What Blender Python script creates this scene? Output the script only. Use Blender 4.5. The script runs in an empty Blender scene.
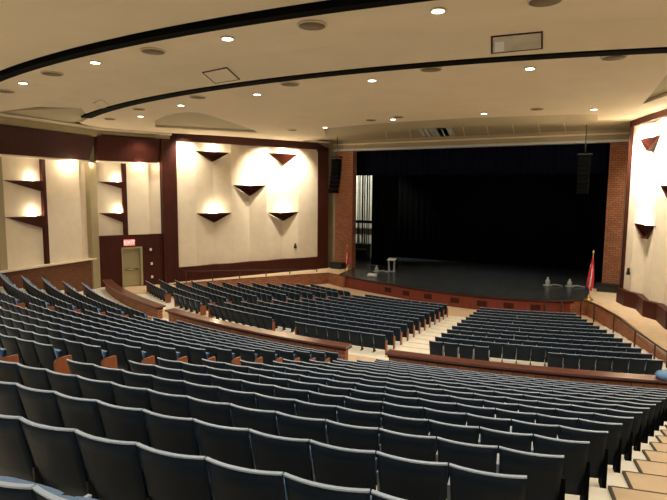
import bpy, math, random
from mathutils import Vector
random.seed(7)
COL = bpy.context.scene.collection
ZO = 7.5                                # camera-relative heights -> heights above the pit floor
CX, CY = -10.4, 55.0                    # centre of every seating arc and ceiling arc
FPX = 537.3
PITCH, ROLL, AZ = math.radians(6.15), math.radians(0.45), math.radians(28.9)
SZ = -6.62                              # stage, cross aisle and side walkways

# ---------------------------------------------------------------- survey helpers
def ray(x, y):
    u = (x - 333.5) / FPX; v = -(y - 250) / FPX
    u, v = u * math.cos(ROLL) - v * math.sin(ROLL), u * math.sin(ROLL) + v * math.cos(ROLL)
    fw = math.cos(PITCH) + v * math.sin(PITCH); up = -math.sin(PITCH) + v * math.cos(PITCH)
    return (u * math.cos(AZ) - fw * math.sin(AZ), u * math.sin(AZ) + fw * math.cos(AZ), up)
def proj(X, Y, Z):
    u = X * math.cos(AZ) + Y * math.sin(AZ); fw = -X * math.sin(AZ) + Y * math.cos(AZ)
    F = fw * math.cos(PITCH) - Z * math.sin(PITCH); U = fw * math.sin(PITCH) + Z * math.cos(PITCH)
    if F < .2: return None
    u, v = u / F, U / F
    return (333.5 + (u * math.cos(ROLL) + v * math.sin(ROLL)) * FPX, 250 - (-u * math.sin(ROLL) + v * math.cos(ROLL)) * FPX, F)
def onZ(x, y, z):
    d = ray(x, y); t = z / d[2]; return (d[0] * t, d[1] * t, z)
def onW(x, y, A, B):
    d = ray(x, y); nx, ny = -(B[1] - A[1]), B[0] - A[0]
    t = (nx * A[0] + ny * A[1]) / (nx * d[0] + ny * d[1]); return (d[0] * t, d[1] * t, d[2] * t)
def onY(x, y, Y):
    d = ray(x, y); t = Y / d[1]; return (d[0] * t, Y, d[2] * t)
def pol(R, th):                          # th in degrees, negative to the left
    a = math.radians(th); return (CX + R * math.sin(a), CY - R * math.cos(a))
def thX(R, X): return math.degrees(math.asin(max(-1, min(1, (X - CX) / R))))
def top(n): return -(1.708 + .277 * n)

# ---------------------------------------------------------------- materials
def mat(name, col, rough=.6, metal=0., spec=.5, var=0., scale=8., stretch=None, bump=0., emit=None, estr=0., coat=0.):
    m = bpy.data.materials.new(name); m.use_nodes = True
    nt = m.node_tree; N = nt.nodes; L = nt.links; b = N['Principled BSDF']
    b.inputs['Base Color'].default_value = (*col, 1); b.inputs['Roughness'].default_value = rough
    b.inputs['Metallic'].default_value = metal; b.inputs['Specular IOR Level'].default_value = spec
    if coat: b.inputs['Coat Weight'].default_value = coat; b.inputs['Coat Roughness'].default_value = .15
    if emit: b.inputs['Emission Color'].default_value = (*emit, 1); b.inputs['Emission Strength'].default_value = estr
    if var or bump:
        tc = N.new('ShaderNodeTexCoord'); mp = N.new('ShaderNodeMapping'); no = N.new('ShaderNodeTexNoise')
        L.new(tc.outputs['Object'], mp.inputs['Vector']); L.new(mp.outputs['Vector'], no.inputs['Vector'])
        if stretch: mp.inputs['Scale'].default_value = stretch
        no.inputs['Scale'].default_value = scale; no.inputs['Detail'].default_value = 4
        if var:
            r = N.new('ShaderNodeValToRGB'); r.color_ramp.elements[0].position = .3; r.color_ramp.elements[1].position = .7
            r.color_ramp.elements[0].color = (*[c * (1 - var) for c in col], 1)
            r.color_ramp.elements[1].color = (*[min(1, c * (1 + var)) for c in col], 1)
            L.new(no.outputs['Fac'], r.inputs['Fac']); L.new(r.outputs['Color'], b.inputs['Base Color'])
        if bump:
            bp = N.new('ShaderNodeBump'); bp.inputs['Strength'].default_value = bump
            L.new(no.outputs['Fac'], bp.inputs['Height']); L.new(bp.outputs['Normal'], b.inputs['Normal'])
    return m
def brick(name, c1, c2, mortar):
    m = bpy.data.materials.new(name); m.use_nodes = True
    nt = m.node_tree; N = nt.nodes; L = nt.links; b = N['Principled BSDF']
    uv = N.new('ShaderNodeUVMap'); br = N.new('ShaderNodeTexBrick'); L.new(uv.outputs['UV'], br.inputs['Vector'])
    br.inputs['Color1'].default_value = (*c1, 1); br.inputs['Color2'].default_value = (*c2, 1)
    br.inputs['Mortar'].default_value = (*mortar, 1); br.inputs['Scale'].default_value = 1
    br.inputs['Brick Width'].default_value = .36; br.inputs['Row Height'].default_value = .15
    br.inputs['Mortar Size'].default_value = .014
    L.new(br.outputs['Color'], b.inputs['Base Color']); b.inputs['Roughness'].default_value = .8
    return m
M = dict(
    cream=mat('cream_panel', (.78, .68, .53), .8, var=.04, scale=2),
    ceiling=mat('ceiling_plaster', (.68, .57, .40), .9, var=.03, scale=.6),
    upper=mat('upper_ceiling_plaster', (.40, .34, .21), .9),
    olive=mat('olive_plaster', (.36, .30, .17), .85, var=.05, scale=1.5),
    black=mat('black_reveal', (.003, .003, .002), .95, spec=.05),
    wood=mat('dark_cherry_wood', (.05, .010, .006), .5, spec=.2, var=.25, scale=2, stretch=(6, 6, .7)),
    cap=mat('cherry_cap_wood', (.15, .055, .036), .3, var=.25, scale=3, stretch=(1, 1, 6), coat=.4),
    panelwood=mat('end_panel_wood', (.24, .075, .03), .4, var=.2, scale=5, stretch=(5, 5, .8)),
    fascia=mat('stage_fascia_wood', (.16, .028, .018), .35, var=.2, scale=2, stretch=(6, 6, .7)),
    brick=brick('brick_wall', (.28, .10, .045), (.38, .15, .07), (.10, .05, .03)),
    carpet=mat('tan_carpet', (.66, .50, .33), .95, var=.07, scale=3, bump=.1),
    concrete=mat('pale_concrete', (.86, .82, .71), .8, var=.05, scale=3),
    dark_edge=mat('dark_step_edge', (.05, .035, .02), .7),
    deck=mat('stage_deck_black', (.055, .063, .07), .26, var=.3, scale=1.2),
    drape=mat('black_velour', (.002, .002, .0025), .95, spec=.1),
    navy=mat('navy_velour', (.0015, .0025, .011), .95, spec=.1),
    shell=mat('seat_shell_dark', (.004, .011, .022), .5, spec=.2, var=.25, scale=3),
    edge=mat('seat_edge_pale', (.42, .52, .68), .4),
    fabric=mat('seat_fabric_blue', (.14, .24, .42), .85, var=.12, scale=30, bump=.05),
    arm=mat('armrest_grey', (.45, .5, .58), .35),
    metal=mat('black_metal', (.008, .009, .010), .5),
    rail=mat('bronze_rail', (.05, .028, .015), .35, metal=.5),
    door=mat('olive_metal_door', (.36, .31, .17), .5),
    white=mat('white_plastic', (.75, .75, .72), .4),
    chrome=mat('bright_steel', (.6, .58, .5), .25, metal=.9),
    grille=mat('brown_grille', (.16, .105, .05), .7),
    ring=mat('pale_ring', (.55, .46, .30), .6),
    diffuser=mat('pale_diffuser', (.5, .45, .34), .35, var=.15, scale=1.5),
    lamp=mat('lamp_glow', (1, .95, .85), .5, emit=(1, .9, .74), estr=9),
    sconce_lamp=mat('sconce_lamp_glow', (1, .95, .85), .5, emit=(1, .87, .62), estr=6),
    exit=mat('exit_face', (.8, .3, .25), .5, emit=(1, .25, .2), estr=.35),
    exit_ink=mat('exit_letters', (.5, .02, .02), .5, emit=(1, .85, .8), estr=1.0),
    red=mat('flag_red', (.55, .02, .035), .7), fwhite=mat('flag_white', (.75, .7, .68), .7), fblue=mat('flag_blue', (.02, .03, .14), .7),
    gold=mat('gold_pole', (.55, .38, .14), .3, metal=.8),
    backwall=mat('backstage_plaster', (.62, .60, .50), .8, var=.15, scale=1),
    greenbox=mat('black_green_box', (.010, .016, .013), .5),
    clear=mat('pale_plastic', (.42, .46, .48), .25),
    bluecloth=mat('pale_blue_cloth', (.12, .26, .50), .35),
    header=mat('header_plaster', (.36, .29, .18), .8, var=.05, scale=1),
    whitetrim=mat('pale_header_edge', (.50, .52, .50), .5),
    olivefloor=mat('screen_face', (.01, .01, .012), .3),
)
M['brick_dark'] = brick('dark_brick', (.15, .052, .022), (.20, .075, .032), (.07, .035, .02))
M['speaker'] = mat('speaker_black', (.0025, .003, .003), .9, spec=.08)
# ---------------------------------------------------------------- mesh builder
class MB:
    def __init__(s): s.v = []; s.f = []; s.m = []; s.uv = {}; s.smooth = set(); s.cm = 0
    def quad(s, a, b, c, d, uv=None):
        i = len(s.v); s.v += [a, b, c, d]; s.f.append((i, i + 1, i + 2, i + 3)); s.m.append(s.cm)
        if uv: s.uv[len(s.f) - 1] = uv
    def tri(s, a, b, c):
        i = len(s.v); s.v += [a, b, c]; s.f.append((i, i + 1, i + 2)); s.m.append(s.cm)
    def poly(s, pts):
        i = len(s.v); s.v += list(pts); s.f.append(tuple(range(i, i + len(pts)))); s.m.append(s.cm)
    def hexa(s, b, t):                    # b, t: four points each, same winding
        i = len(s.v); s.v += list(b) + list(t)
        for f in ((3, 2, 1, 0), (4, 5, 6, 7), (0, 1, 5, 4), (1, 2, 6, 5), (2, 3, 7, 6), (3, 0, 4, 7)):
            s.f.append(tuple(i + k for k in f)); s.m.append(s.cm)
    def box(s, x0, x1, y0, y1, z0, z1):
        s.hexa([(x0, y0, z0), (x1, y0, z0), (x1, y1, z0), (x0, y1, z0)], [(x0, y0, z1), (x1, y0, z1), (x1, y1, z1), (x0, y1, z1)])
    def prism(s, pts, z0, z1):            # convex or simple outline, z may be callables
        n = len(pts); i = len(s.v)
        s.v += [(p[0], p[1], z0) for p in pts] + [(p[0], p[1], z1) for p in pts]
        s.f.append(tuple(i + k for k in range(n - 1, -1, -1))); s.f.append(tuple(i + n + k for k in range(n))); s.m += [s.cm] * 2
        for k in range(n):
            s.f.append((i + k, i + (k + 1) % n, i + n + (k + 1) % n, i + n + k)); s.m.append(s.cm)
    def tube(s, path, r, seg=8):
        rings = []
        for k, p in enumerate(path):
            p = Vector(p); a = Vector(path[max(0, k - 1)]); b = Vector(path[min(len(path) - 1, k + 1)])
            d = (b - a).normalized(); up = Vector((0, 0, 1)) if abs(d.z) < .9 else Vector((1, 0, 0))
            u = d.cross(up).normalized(); w = u.cross(d)
            rr = r[k] if isinstance(r, (list, tuple)) else r
            i = len(s.v)
            s.v += [tuple(p + (u * math.cos(6.2832 * j / seg) + w * math.sin(6.2832 * j / seg)) * rr) for j in range(seg)]
            rings.append(i)
        for a, b in zip(rings, rings[1:]):
            for j in range(seg):
                s.f.append((a + j, a + (j + 1) % seg, b + (j + 1) % seg, b + j)); s.m.append(s.cm); s.smooth.add(len(s.f) - 1)
        s.f.append(tuple(rings[0] + j for j in range(seg))[::-1]); s.f.append(tuple(rings[-1] + j for j in range(seg))); s.m += [s.cm] * 2
    def lathe(s, c, prof, seg=16):        # prof: (r, z)
        i0 = len(s.v); n = len(prof)
        for r, z in prof:
            s.v += [(c[0] + r * math.cos(6.2832 * j / seg), c[1] + r * math.sin(6.2832 * j / seg), c[2] + z) for j in range(seg)]
        for k in range(n - 1):
            for j in range(seg):
                a = i0 + k * seg + j; b = i0 + k * seg + (j + 1) % seg
                s.f.append((a, b, b + seg, a + seg)); s.m.append(s.cm); s.smooth.add(len(s.f) - 1)
        s.f.append(tuple(i0 + j for j in range(seg))[::-1]); s.f.append(tuple(i0 + (n - 1) * seg + j for j in range(seg))); s.m += [s.cm] * 2
    def grid(s, P, thick=None):           # P[i][j] points; optional back layer offset vector function
        n, k = len(P), len(P[0]); i0 = len(s.v)
        for row in P: s.v += list(row)
        for a in range(n - 1):
            for b in range(k - 1):
                q = i0 + a * k + b; s.f.append((q, q + 1, q + k + 1, q + k)); s.m.append(s.cm); s.smooth.add(len(s.f) - 1)
        if thick:
            i1 = len(s.v)
            for row in P: s.v += [(p[0] + thick[0], p[1] + thick[1], p[2] + thick[2]) for p in row]
            for a in range(n - 1):
                for b in range(k - 1):
                    q = i1 + a * k + b; s.f.append((q, q + k, q + k + 1, q + 1)); s.m.append(s.cm); s.smooth.add(len(s.f) - 1)
            bd = [(a, 0) for a in range(n)] + [(n - 1, b) for b in range(1, k)] + [(a, k - 1) for a in range(n - 2, -1, -1)] + [(0, b) for b in range(k - 2, 0, -1)]
            for (a, b), (c, d) in zip(bd, bd[1:] + bd[:1]):
                s.f.append((i0 + a * k + b, i0 + c * k + d, i1 + c * k + d, i1 + a * k + b)); s.m.append(s.cm)
    def arcblock(s, R0, R1, t0, t1, z0, z1, step=2.):
        n = max(1, int(abs(t1 - t0) / step + .99)); T = [t0 + (t1 - t0) * k / n for k in range(n + 1)]
        for a, b in zip(T, T[1:]):
            p = [pol(R1, a), pol(R1, b), pol(R0, b), pol(R0, a)]; Ln = math.radians(b - a) * R0; u0 = math.radians(a - t0) * R0
            q0 = [(x, y, z0) for x, y in p]; q1 = [(x, y, z1) for x, y in p]
            s.quad(*q1); s.quad(*q0[::-1])
            s.quad(q0[0], q0[1], q1[1], q1[0], uv=[(u0, z0), (u0 + Ln, z0), (u0 + Ln, z1), (u0, z1)])
            s.quad(q0[2], q0[3], q1[3], q1[2], uv=[(u0 + Ln, z0), (u0, z0), (u0, z1), (u0 + Ln, z1)])
        for t in (t0, t1):
            a = pol(R0, t); b = pol(R1, t)
            s.quad((*a, z0), (*b, z0), (*b, z1), (*a, z1), uv=[(0, z0), (R1 - R0, z0), (R1 - R0, z1), (0, z1)])
    def wall(s, pts, z0, z1, th=.2):      # polyline wall, thickness to the left of travel; z0/z1 numbers or lists
        n = len(pts); Z0 = z0 if isinstance(z0, list) else [z0] * n; Z1 = z1 if isinstance(z1, list) else [z1] * n
        off = []
        for k in range(n):
            a = Vector(pts[max(0, k - 1)][:2]); b = Vector(pts[min(n - 1, k + 1)][:2]); d = (b - a).normalized()
            off.append((pts[k][0] - d.y * th, pts[k][1] + d.x * th))
        u = 0
        for k in range(n - 1):
            a, b, c, d = pts[k], pts[k + 1], off[k + 1], off[k]; L = math.hypot(b[0] - a[0], b[1] - a[1])
            A0, B0, C0, D0 = (a[0], a[1], Z0[k]), (b[0], b[1], Z0[k + 1]), (c[0], c[1], Z0[k + 1]), (d[0], d[1], Z0[k])
            A1, B1, C1, D1 = (a[0], a[1], Z1[k]), (b[0], b[1], Z1[k + 1]), (c[0], c[1], Z1[k + 1]), (d[0], d[1], Z1[k])
            uvs = [(u, Z0[k]), (u + L, Z0[k + 1]), (u + L, Z1[k + 1]), (u, Z1[k])]
            s.quad(A0, B0, B1, A1, uv=uvs); s.quad(D0, C0, C1, D1, uv=uvs); s.quad(A1, B1, C1, D1); s.quad(A0, D0, C0, B0)
            if k == 0: s.quad(A0, A1, D1, D0, uv=[(0, Z0[0]), (0, Z1[0]), (th, Z1[0]), (th, Z0[0])])
            if k == n - 2: s.quad(B0, C0, C1, B1, uv=[(0, Z0[-1]), (th, Z0[-1]), (th, Z1[-1]), (0, Z1[-1])])
            u += L
    def mesh(s, name, mats, origin):
        me = bpy.data.meshes.new(name)
        me.from_pydata([(x - origin[0], y - origin[1], z - origin[2]) for x, y, z in s.v], [], s.f)
        for m in mats: me.materials.append(m)
        uvl = me.uv_layers.new(name='UVMap') if s.uv else None
        for p in me.polygons:
            p.material_index = s.m[p.index]; p.use_smooth = p.index in s.smooth
            if uvl and p.index in s.uv:
                for li, c in zip(p.loop_indices, s.uv[p.index]): uvl.data[li].uv = c
        me.validate(clean_customdata=False); me.update(); return me
def tag(o, label=None, cat=None, group=None, kind=None):
    if label: o['label'] = label
    if cat: o['category'] = cat
    if group: o['group'] = group
    if kind: o['kind'] = kind
    return o
def one(name, mb, m, label=None, cat=None, group=None, kind=None, bevel=0):
    ms = m if isinstance(m, list) else [m]
    xs, ys, zs = zip(*mb.v); org = ((min(xs) + max(xs)) / 2, (min(ys) + max(ys)) / 2, min(zs))
    o = bpy.data.objects.new(name, mb.mesh(name, ms, org)); o.location = (org[0], org[1], org[2] + ZO); COL.objects.link(o)
    if bevel:
        b = o.modifiers.new('b', 'BEVEL'); b.width = bevel; b.segments = 2; b.limit_method = 'ANGLE'
    return tag(o, label, cat, group, kind)
def thing(name, loc, label, cat, group=None, rz=0):
    o = bpy.data.objects.new(name, None); COL.objects.link(o); o.location = (loc[0], loc[1], loc[2] + ZO); o.rotation_euler.z = rz
    o['_o'] = 1; del o['_o']; ORG[o.name] = loc
    return tag(o, label, cat, group)
ORG = {}
def part(name, mb, m, parent, root, label=None, kind=None, bevel=0, local=False):
    ms = m if isinstance(m, list) else [m]
    o = bpy.data.objects.new(name, mb.mesh(name, ms, (0, 0, 0) if local else ORG[root.name])); COL.objects.link(o); o.parent = parent
    if bevel:
        b = o.modifiers.new('b', 'BEVEL'); b.width = bevel; b.segments = 2; b.limit_method = 'ANGLE'
    if label: o['label'] = label
    if kind: o['kind'] = kind
    return o
def copy_tree(o, parent=None):
    c = o.copy(); COL.objects.link(c); c.parent = parent
    for ch in o.children: copy_tree(ch, c)
    return c
def struct(name, mb, m): return one(name, mb, m, kind='structure')

# ================================================================ FLOORS
def R_of(n): return 53.16 - n
FL = .83                                # seat height above its floor
def wing_in(n): return -20.7 + .22 * (n - 10)     # right end of the wing rows
# --- upper terraces
up = MB()
for n in range(-5, 16):
    R = R_of(n); z = top(n) - FL
    up.arcblock(R - .72 if n < 15 else 36.9, R + .28, thX(R, wing_in(n) + .05) if n > 4 else -25, 27, z - 2.2, z, 1.5)
NW = [7.82, 8.92, 10.02, 11.08, 12.14, 13.22, 14.35]
for k, n in enumerate(NW):
    R = R_of(n); z = top(n) - FL; up.arcblock(R_of(NW[k + 1]) + .30 if k < 6 else 36.9, R + .30, -37, thX(R, wing_in(n) + .05), z - 2.2, z, 1.5)
struct('floor', up, M['concrete'])
# --- upper aisle steps (carpeted)
def xr(n): return -.52 + .15 * (n - 1)          # left edge of the right aisle
XL0, XL1 = -9.1, -7.45                            # left aisle edges
def wing_in(n): return -20.7 + .22 * (n - 10)     # right end of the wing rows
def lc_left(n): return wing_in(n) + 1.35          # left end of the centre-left block
def aisle(xa, xb, rng, shift=.0):
    mb = MB()
    for n in rng:
        R = R_of(n); z = top(n) - FL
        a, b = xa(n), xb(n)
        mb.cm = 0
        t0, t1 = thX(R, a), thX(R, b); r0, r1, zz = R - .74, R + .26, z + .03
        mb.cm = 0; mb.arcblock(r0, r1, t0, t1, zz - .5, zz, 3)
        mb.cm = 1; mb.arcblock(r0, r1, t0 - .04, t0, zz - .4, zz + .004, 3); mb.arcblock(r0 - .01, r0 + .012, t0, t1, zz - .13, zz + .003, 3)
    return mb
struct('floor', aisle(lambda n: xr(n) + .36, lambda n: xr(n) + 1.75, range(-4, 16)), [M['carpet'], M['dark_edge']])
struct('floor', aisle(lambda n: XL0 + .15, lambda n: XL1 - .15, range(0, 16)), [M['carpet'], M['dark_edge']])
struct('floor', aisle(lambda n: wing_in(n) + .15, lambda n: wing_in(n) + 1.2, range(6, 16)), [M['carpet'], M['dark_edge']])
# --- cross aisle
ca = MB(); ca.arcblock(35.62, 36.9, -46, 27, SZ - .9, SZ - .07, 1.5)
struct('floor', ca, M['carpet'])
# --- lower terraces
def lz(i): return -5.87 - .065 * i
def lR(i): return 35.0 - .98 * i
def xr_lo(i): return 1.38 - .335 * i              # right end of right block
def xa_r(i): return -6.79 - .053 * i              # left end of right block
def xa_l(i): return -8.6 - .06 * i                # right end of centre block
def xc_l(i): return -19.3 + .40 * i               # left end of centre block
def xw_r(i): return -20.75 + .42 * i              # right end of left block
def xw_l(i): return -28.35 + .75 * i               # left end of left block
lo = MB()
for i in range(12):
    R = lR(i); z = lz(i) - FL
    lo.arcblock(R - .66, R + .62 if i == 0 else R + .32, -36 - (1.5 if i < 3 else 0), 22.5 + .3 * i, z - 1.2, z, 1.5)
struct('floor', lo, M['concrete'])
pit = MB(); pit.arcblock(13, lR(11) - .66, -44, 26, -8.4, lz(11) - FL - .06, 2)
struct('floor', pit, M['carpet'])
def lo_aisle(xa, xb, w=.12):
    mb = MB()
    for i in range(12):
        R = lR(i); z = lz(i) - FL; t0, t1 = thX(R, xa(i) + w), thX(R, xb(i) - w)
        mb.cm = 0; mb.arcblock(R - .66, R + .16, t0, t1, z - .2, z + .02, 3)
        mb.cm = 1; mb.arcblock(R + .10, R + .32, t0, t1, z - .2, z + .05, 3)
    return mb
struct('floor', lo_aisle(xa_l, xa_r), [M['concrete'], M['carpet']])
struct('floor', lo_aisle(xw_r, xc_l), [M['carpet'], M['concrete']])
# --- side walkways, level with the stage
A0 = (-30.2, 13.0); A1 = (-30.4, 16); A2 = (-31.4, 23.7); A3 = (-29.27, 28.33); A4 = (-23.47, 40.63)
R1 = (.16, 37.44); R2 = (2.30, 31.44); R3 = (4.6, 23.8); R4 = (8.5, 13)
LE = [(-28.2, 27.6)] + [onZ(a, b, SZ)[:2] for a, b in ((212, 281.5), (240, 279.3), (270, 277.2), (300, 275), (328, 273.2))] + [(-19.55, 36.95)]     # left retaining wall
RE = [(-3.35, 35.35), (-2.02, 36.2), (-1.26, 34.6), (-.18, 31.8), (.75, 28.5), (1.47, 26.1), (1.85, 24.6), (2.3, 22.6)]
wk = MB(); wk.prism([(-29.6, 27.8)] + LE[:6] + [(-20.4, 37.5), (-21.1, 41.6), A4, A3], SZ - .9, SZ)
struct('floor', wk, M['carpet'])
wk = MB(); wk.prism([RE[1], RE[2], RE[3], RE[4], RE[5], RE[6], (2.2, 23.5), R3, R2, R1, (-.2, 41.6), (-2.2, 41.6)][::-1], SZ - .9, SZ)
struct('floor', wk, M['carpet'])
wk = MB(); wk.prism([(2.0, 23.6), R3, R4, (4.2, 13), (2.2, 18.6)][::-1], SZ - .95, SZ - .03)
struct('floor', wk, M['carpet'])
wk = MB(); wk.prism([(-27.9, 28.6), (-28.8, 27.3), (-30.9, 27), (-32, 24), (-31.2, 22.5), (-29.5, 22.6), (-27.2, 24.6)][::-1], SZ - .9, SZ - .06)
struct('floor', wk, M['carpet'])

# ================================================================ RETAINING WALLS, BARRIERS, RAILS
def floor_lo(x, y):
    i = (35.0 - math.hypot(x - CX, y - CY)) / .98
    return lz(max(0, min(11, i))) - FL - .15
LEs = [(x + .05, y - .04) for x, y in LE]; rw = MB(); rw.wall(LEs, [floor_lo(*p) for p in LE], SZ + .02, .22)
t = thing('brick_retaining_wall', (-24.7, 34.2, SZ), 'low brick wall with wood coping beside the left walkway and seats', 'wall')
part('brickwork', rw, M['brick'], t, t)
cp = MB(); cp.wall([(x + .08, y - .06) for x, y in LE], SZ + .02, SZ + .05, .2); part('coping', cp, M['cap'], t, t)
REs = [(x - .05, y - .02) for x, y in RE]; rw = MB(); rw.wall(REs, [floor_lo(*p) for p in RE], SZ + .02, .2)
t = thing('brick_retaining_wall', (.7, 28.5, SZ), 'low brick wall with wood coping under the right walkway beside the flag', 'wall')
part('brickwork', rw, M['brick'], t, t)
cp = MB(); cp.wall([(x - .08, y - .03) for x, y in RE], SZ + .02, SZ + .08, .24); part('coping', cp, M['cap'], t, t)

def barrier(x0, x1, label):
    R = 37.15; t0, t1 = thX(R, x0), thX(R, x1); c = pol(R, (t0 + t1) / 2)
    t = thing('barrier_wall', (*c, SZ - .1), label, 'low wall', 'curved barrier walls along the cross aisle')
    b = MB(); b.arcblock(R - .13, R + .13, t0, t1, SZ - .1, -6.02, 1.2); part('brickwork', b, M['brick'], t, t)
    b = MB(); b.arcblock(R - .15, R + .15, t0 - .06, t1 + .06, -6.02, -5.92, 1.2); part('apron_board', b, M['wood'], t, t)
    b = MB(); b.arcblock(R - .27, R + .27, t0 - .15, t1 + .15, -5.92, -5.84, 1.2); part('cap', b, M['cap'], t, t, bevel=.02)
barrier(-7.5, 3.2, 'long curved barrier wall with cherry cap, right of the centre gap')
barrier(-19.7, -9.25, 'curved brick barrier with cherry cap between the two gaps')
barrier(-29.9, -20.75, 'curved brick barrier with cherry cap nearest the exit door')

def rail(pts, zs, posts, label, zfoot):
    t = thing('handrail', (pts[0][0], pts[0][1], zfoot(pts[0])), label, 'handrail')
    b = MB(); b.tube([(p[0], p[1], z) for p, z in zip(pts, zs)], .035, 8); part('rail', b, M['rail'], t, t)
    for k in posts:
        p = pts[k]; b = MB(); b.tube([(p[0], p[1], zfoot(p)), (p[0], p[1], zs[k])], .04, 6); part('post', b, M['rail'], t, t)
rp = [(-4.3, 34.75), (-3.4, 35.1), (-2.35, 35.65), (-1.55, 34.4), (-1.0, 33.1), (-.46, 31.7), (.0, 30.1), (.5, 28.3), (.85, 27.2), (1.22, 26.0), (1.6, 24.6), (1.66, 24.35)]
rz_ = [-6.55, -6.48, -6.42, -6.42, -6.40, -6.38, -6.36, -6.33, -6.30, -6.28, -6.22, -6.6]
rail(rp, rz_, [0, 1, 2, 3, 5, 7, 9, 10], 'dark metal handrail running along the right brick wall', lambda p: floor_lo(*p) + .1)
lp = [(-27.9, 28.5), (-26.9, 30.2), (-25.9, 32.1), (-24.8, 34.0), (-23.9, 36.0), (-22.6, 38.1)]
rail(lp, [-5.78, -5.88, -6.0, -6.12, -6.25, -6.4], [0, 1, 2, 3, 4, 5], 'thin handrail along the left walkway below the big cream panel', lambda p: SZ)

# ================================================================ SEATS
def seat_meshes():
    """local frame: sitter faces +Y, floor z=0, top rear edge at y=0"""
    P = {}
    def back(u, v, off=0.):               # u -1..1, v 0..1
        w = .245 + .025 * v; x = u * w
        y = .17 * (1 - v) - .045 * (1 - u * u) * (.4 + .6 * v) + .03 + off
        return (x, y, .15 + (FL - .15) * v)
    us = [-1, -.8, -.55, -.28, 0, .28, .55, .8, 1]
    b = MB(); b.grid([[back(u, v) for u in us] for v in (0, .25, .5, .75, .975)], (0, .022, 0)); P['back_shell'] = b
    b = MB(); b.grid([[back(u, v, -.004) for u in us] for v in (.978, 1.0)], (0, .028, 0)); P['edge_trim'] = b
    b = MB()
    def pad(u, v): 
        x, y, z = back(u * .97, .30 + .60 * v, .023); bul = .125 * (1 - abs(u) ** 4) * (1 - (2 * v - 1) ** 8 * (.75 if v < .5 else .25))
        return (x, y + bul, z)
    b.grid([[pad(u, v) for u in us] for v in (0, .08, .3, .6, .85, .96, 1)], None)
    i0 = len(b.v); b.grid([[back(u * .93, .30 + .66 * v, .02) for u in us[::-1]] for v in (0, 1)], None)
    b.grid([[pad(u, 1) for u in us], [back(u * .97, .30 + .60, .02) for u in us]]); b.smooth -= set(range(len(b.f) - 8, len(b.f)))
    P['back_cushion'] = b
    b = MB()                              # folded seat pan
    def pan(u, v, s): 
        return (u * .235, .17 + .02 * v + s * (.055 * (1 - u ** 4) * (1 - (2 * v - 1) ** 6 * .7)) + (.06 if s > 0 else 0), .30 + .37 * v)
    b.grid([[pan(u, v, 1) for u in us] for v in (0, .1, .5, .9, 1)]); b.grid([[pan(u, v, -.3) for u in us[::-1]] for v in (0, .1, .5, .9, 1)])
    top_a = [pan(u, 1, 1) for u in us]; top_b = [pan(u, 1, -.3) for u in us]
    b.grid([top_a, top_b]); b.grid([[pan(u, 0, -.3) for u in us], [pan(u, 0, 1) for u in us]])
    P['seat_pan'] = b
    b = MB(); b.hexa([(.268, .17, .34), (.286, .17, .34), (.286, .32, .36), (.268, .32, .36)], [(.264, .12, .62), (.290, .12, .62), (.290, .38, .60), (.264, .38, .60)]); P['armrest'] = b
    b = MB(); b.hexa([(.266, .14, .0), (.286, .14, .0), (.286, .34, .0), (.266, .34, .0)], [(.266, .13, .38), (.286, .13, .38), (.286, .28, .38), (.266, .28, .38)])
    b.box(.25, .302, .08, .38, 0, .02); P['standard'] = b
    for nm, sx in (('end_panel_r', 1), ('end_panel_l', -1), ('end_panel_dark', 1), ('end_panel_slim', 1)):
        b = MB(); xa, xb = (.255, .305) if sx > 0 else (-.305, -.255)
        prof = [(.08, .02), (.38, .02), (.42, .30), (.40, .55), (.12, .56), (.06, .50)]
        if nm == 'end_panel_slim': prof = [(.10, .02), (.24, .02), (.26, .30), (.24, .58), (.13, .60), (.10, .52)]
        if nm == 'end_panel_dark': prof = [(.12, .02), (.36, .02), (.36, .30), (.30, .52), (.16, .56), (.13, .40)]
        b.v = [(xa, y, z) for y, z in prof] + [(xb, y, z) for y, z in prof]; n = len(prof)
        b.f = [tuple(range(n)), tuple(range(2 * n - 1, n - 1, -1))] + [(k, n + k, n + (k + 1) % n, (k + 1) % n) for k in range(n)]; b.m = [0] * len(b.f)
        P[nm] = b
    return P
SP = seat_meshes()
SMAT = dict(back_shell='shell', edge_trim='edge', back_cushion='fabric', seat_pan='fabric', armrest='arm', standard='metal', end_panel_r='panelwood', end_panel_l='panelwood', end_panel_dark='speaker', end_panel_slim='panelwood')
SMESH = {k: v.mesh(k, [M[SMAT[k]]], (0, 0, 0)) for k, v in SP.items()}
seats = []                               # (x, y, z, rz, section, row, k, count, endR, endL)
PW = .553
def row(R, z, xa, xb, sec, r, fromright=True, keep=None, erk=True, elk=True):
    """seats on the arc between X=xa (left) and X=xb (right)"""
    L = math.radians(thX(R, xb) - thX(R, xa)) * R; n = int(L / PW + .35)
    if n < 1: return
    pw = L / n if sec[0] == 'l' and sec != 'lc' else PW
    for k in range(n):
        th = (thX(R, xb) - math.degrees((k + .5) * pw / R)) if fromright else (thX(R, xa) + math.degrees((k + .5) * pw / R))
        x, y = pol(R, th)
        if keep and not keep(x): continue
        kk = k if fromright else n - 1 - k
        seats.append(dict(p=(x, y, z), rz=math.radians(th), sec=sec, row=r, k=kk, n=n, er=(kk == 0 and erk), el=(kk == n - 1 and elk)))
for n in range(-2, 16):
    row(R_of(n), top(n) - FL, XL1, xr(n), 'mid', n)
    row(R_of(n), top(n) - FL, lc_left(n), XL0, 'lc', n)
for k, n in enumerate(NW): row(R_of(n), top(n) - FL, -30.0 if n < 13 else -29.5, wing_in(n), 'wing', k)
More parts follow.
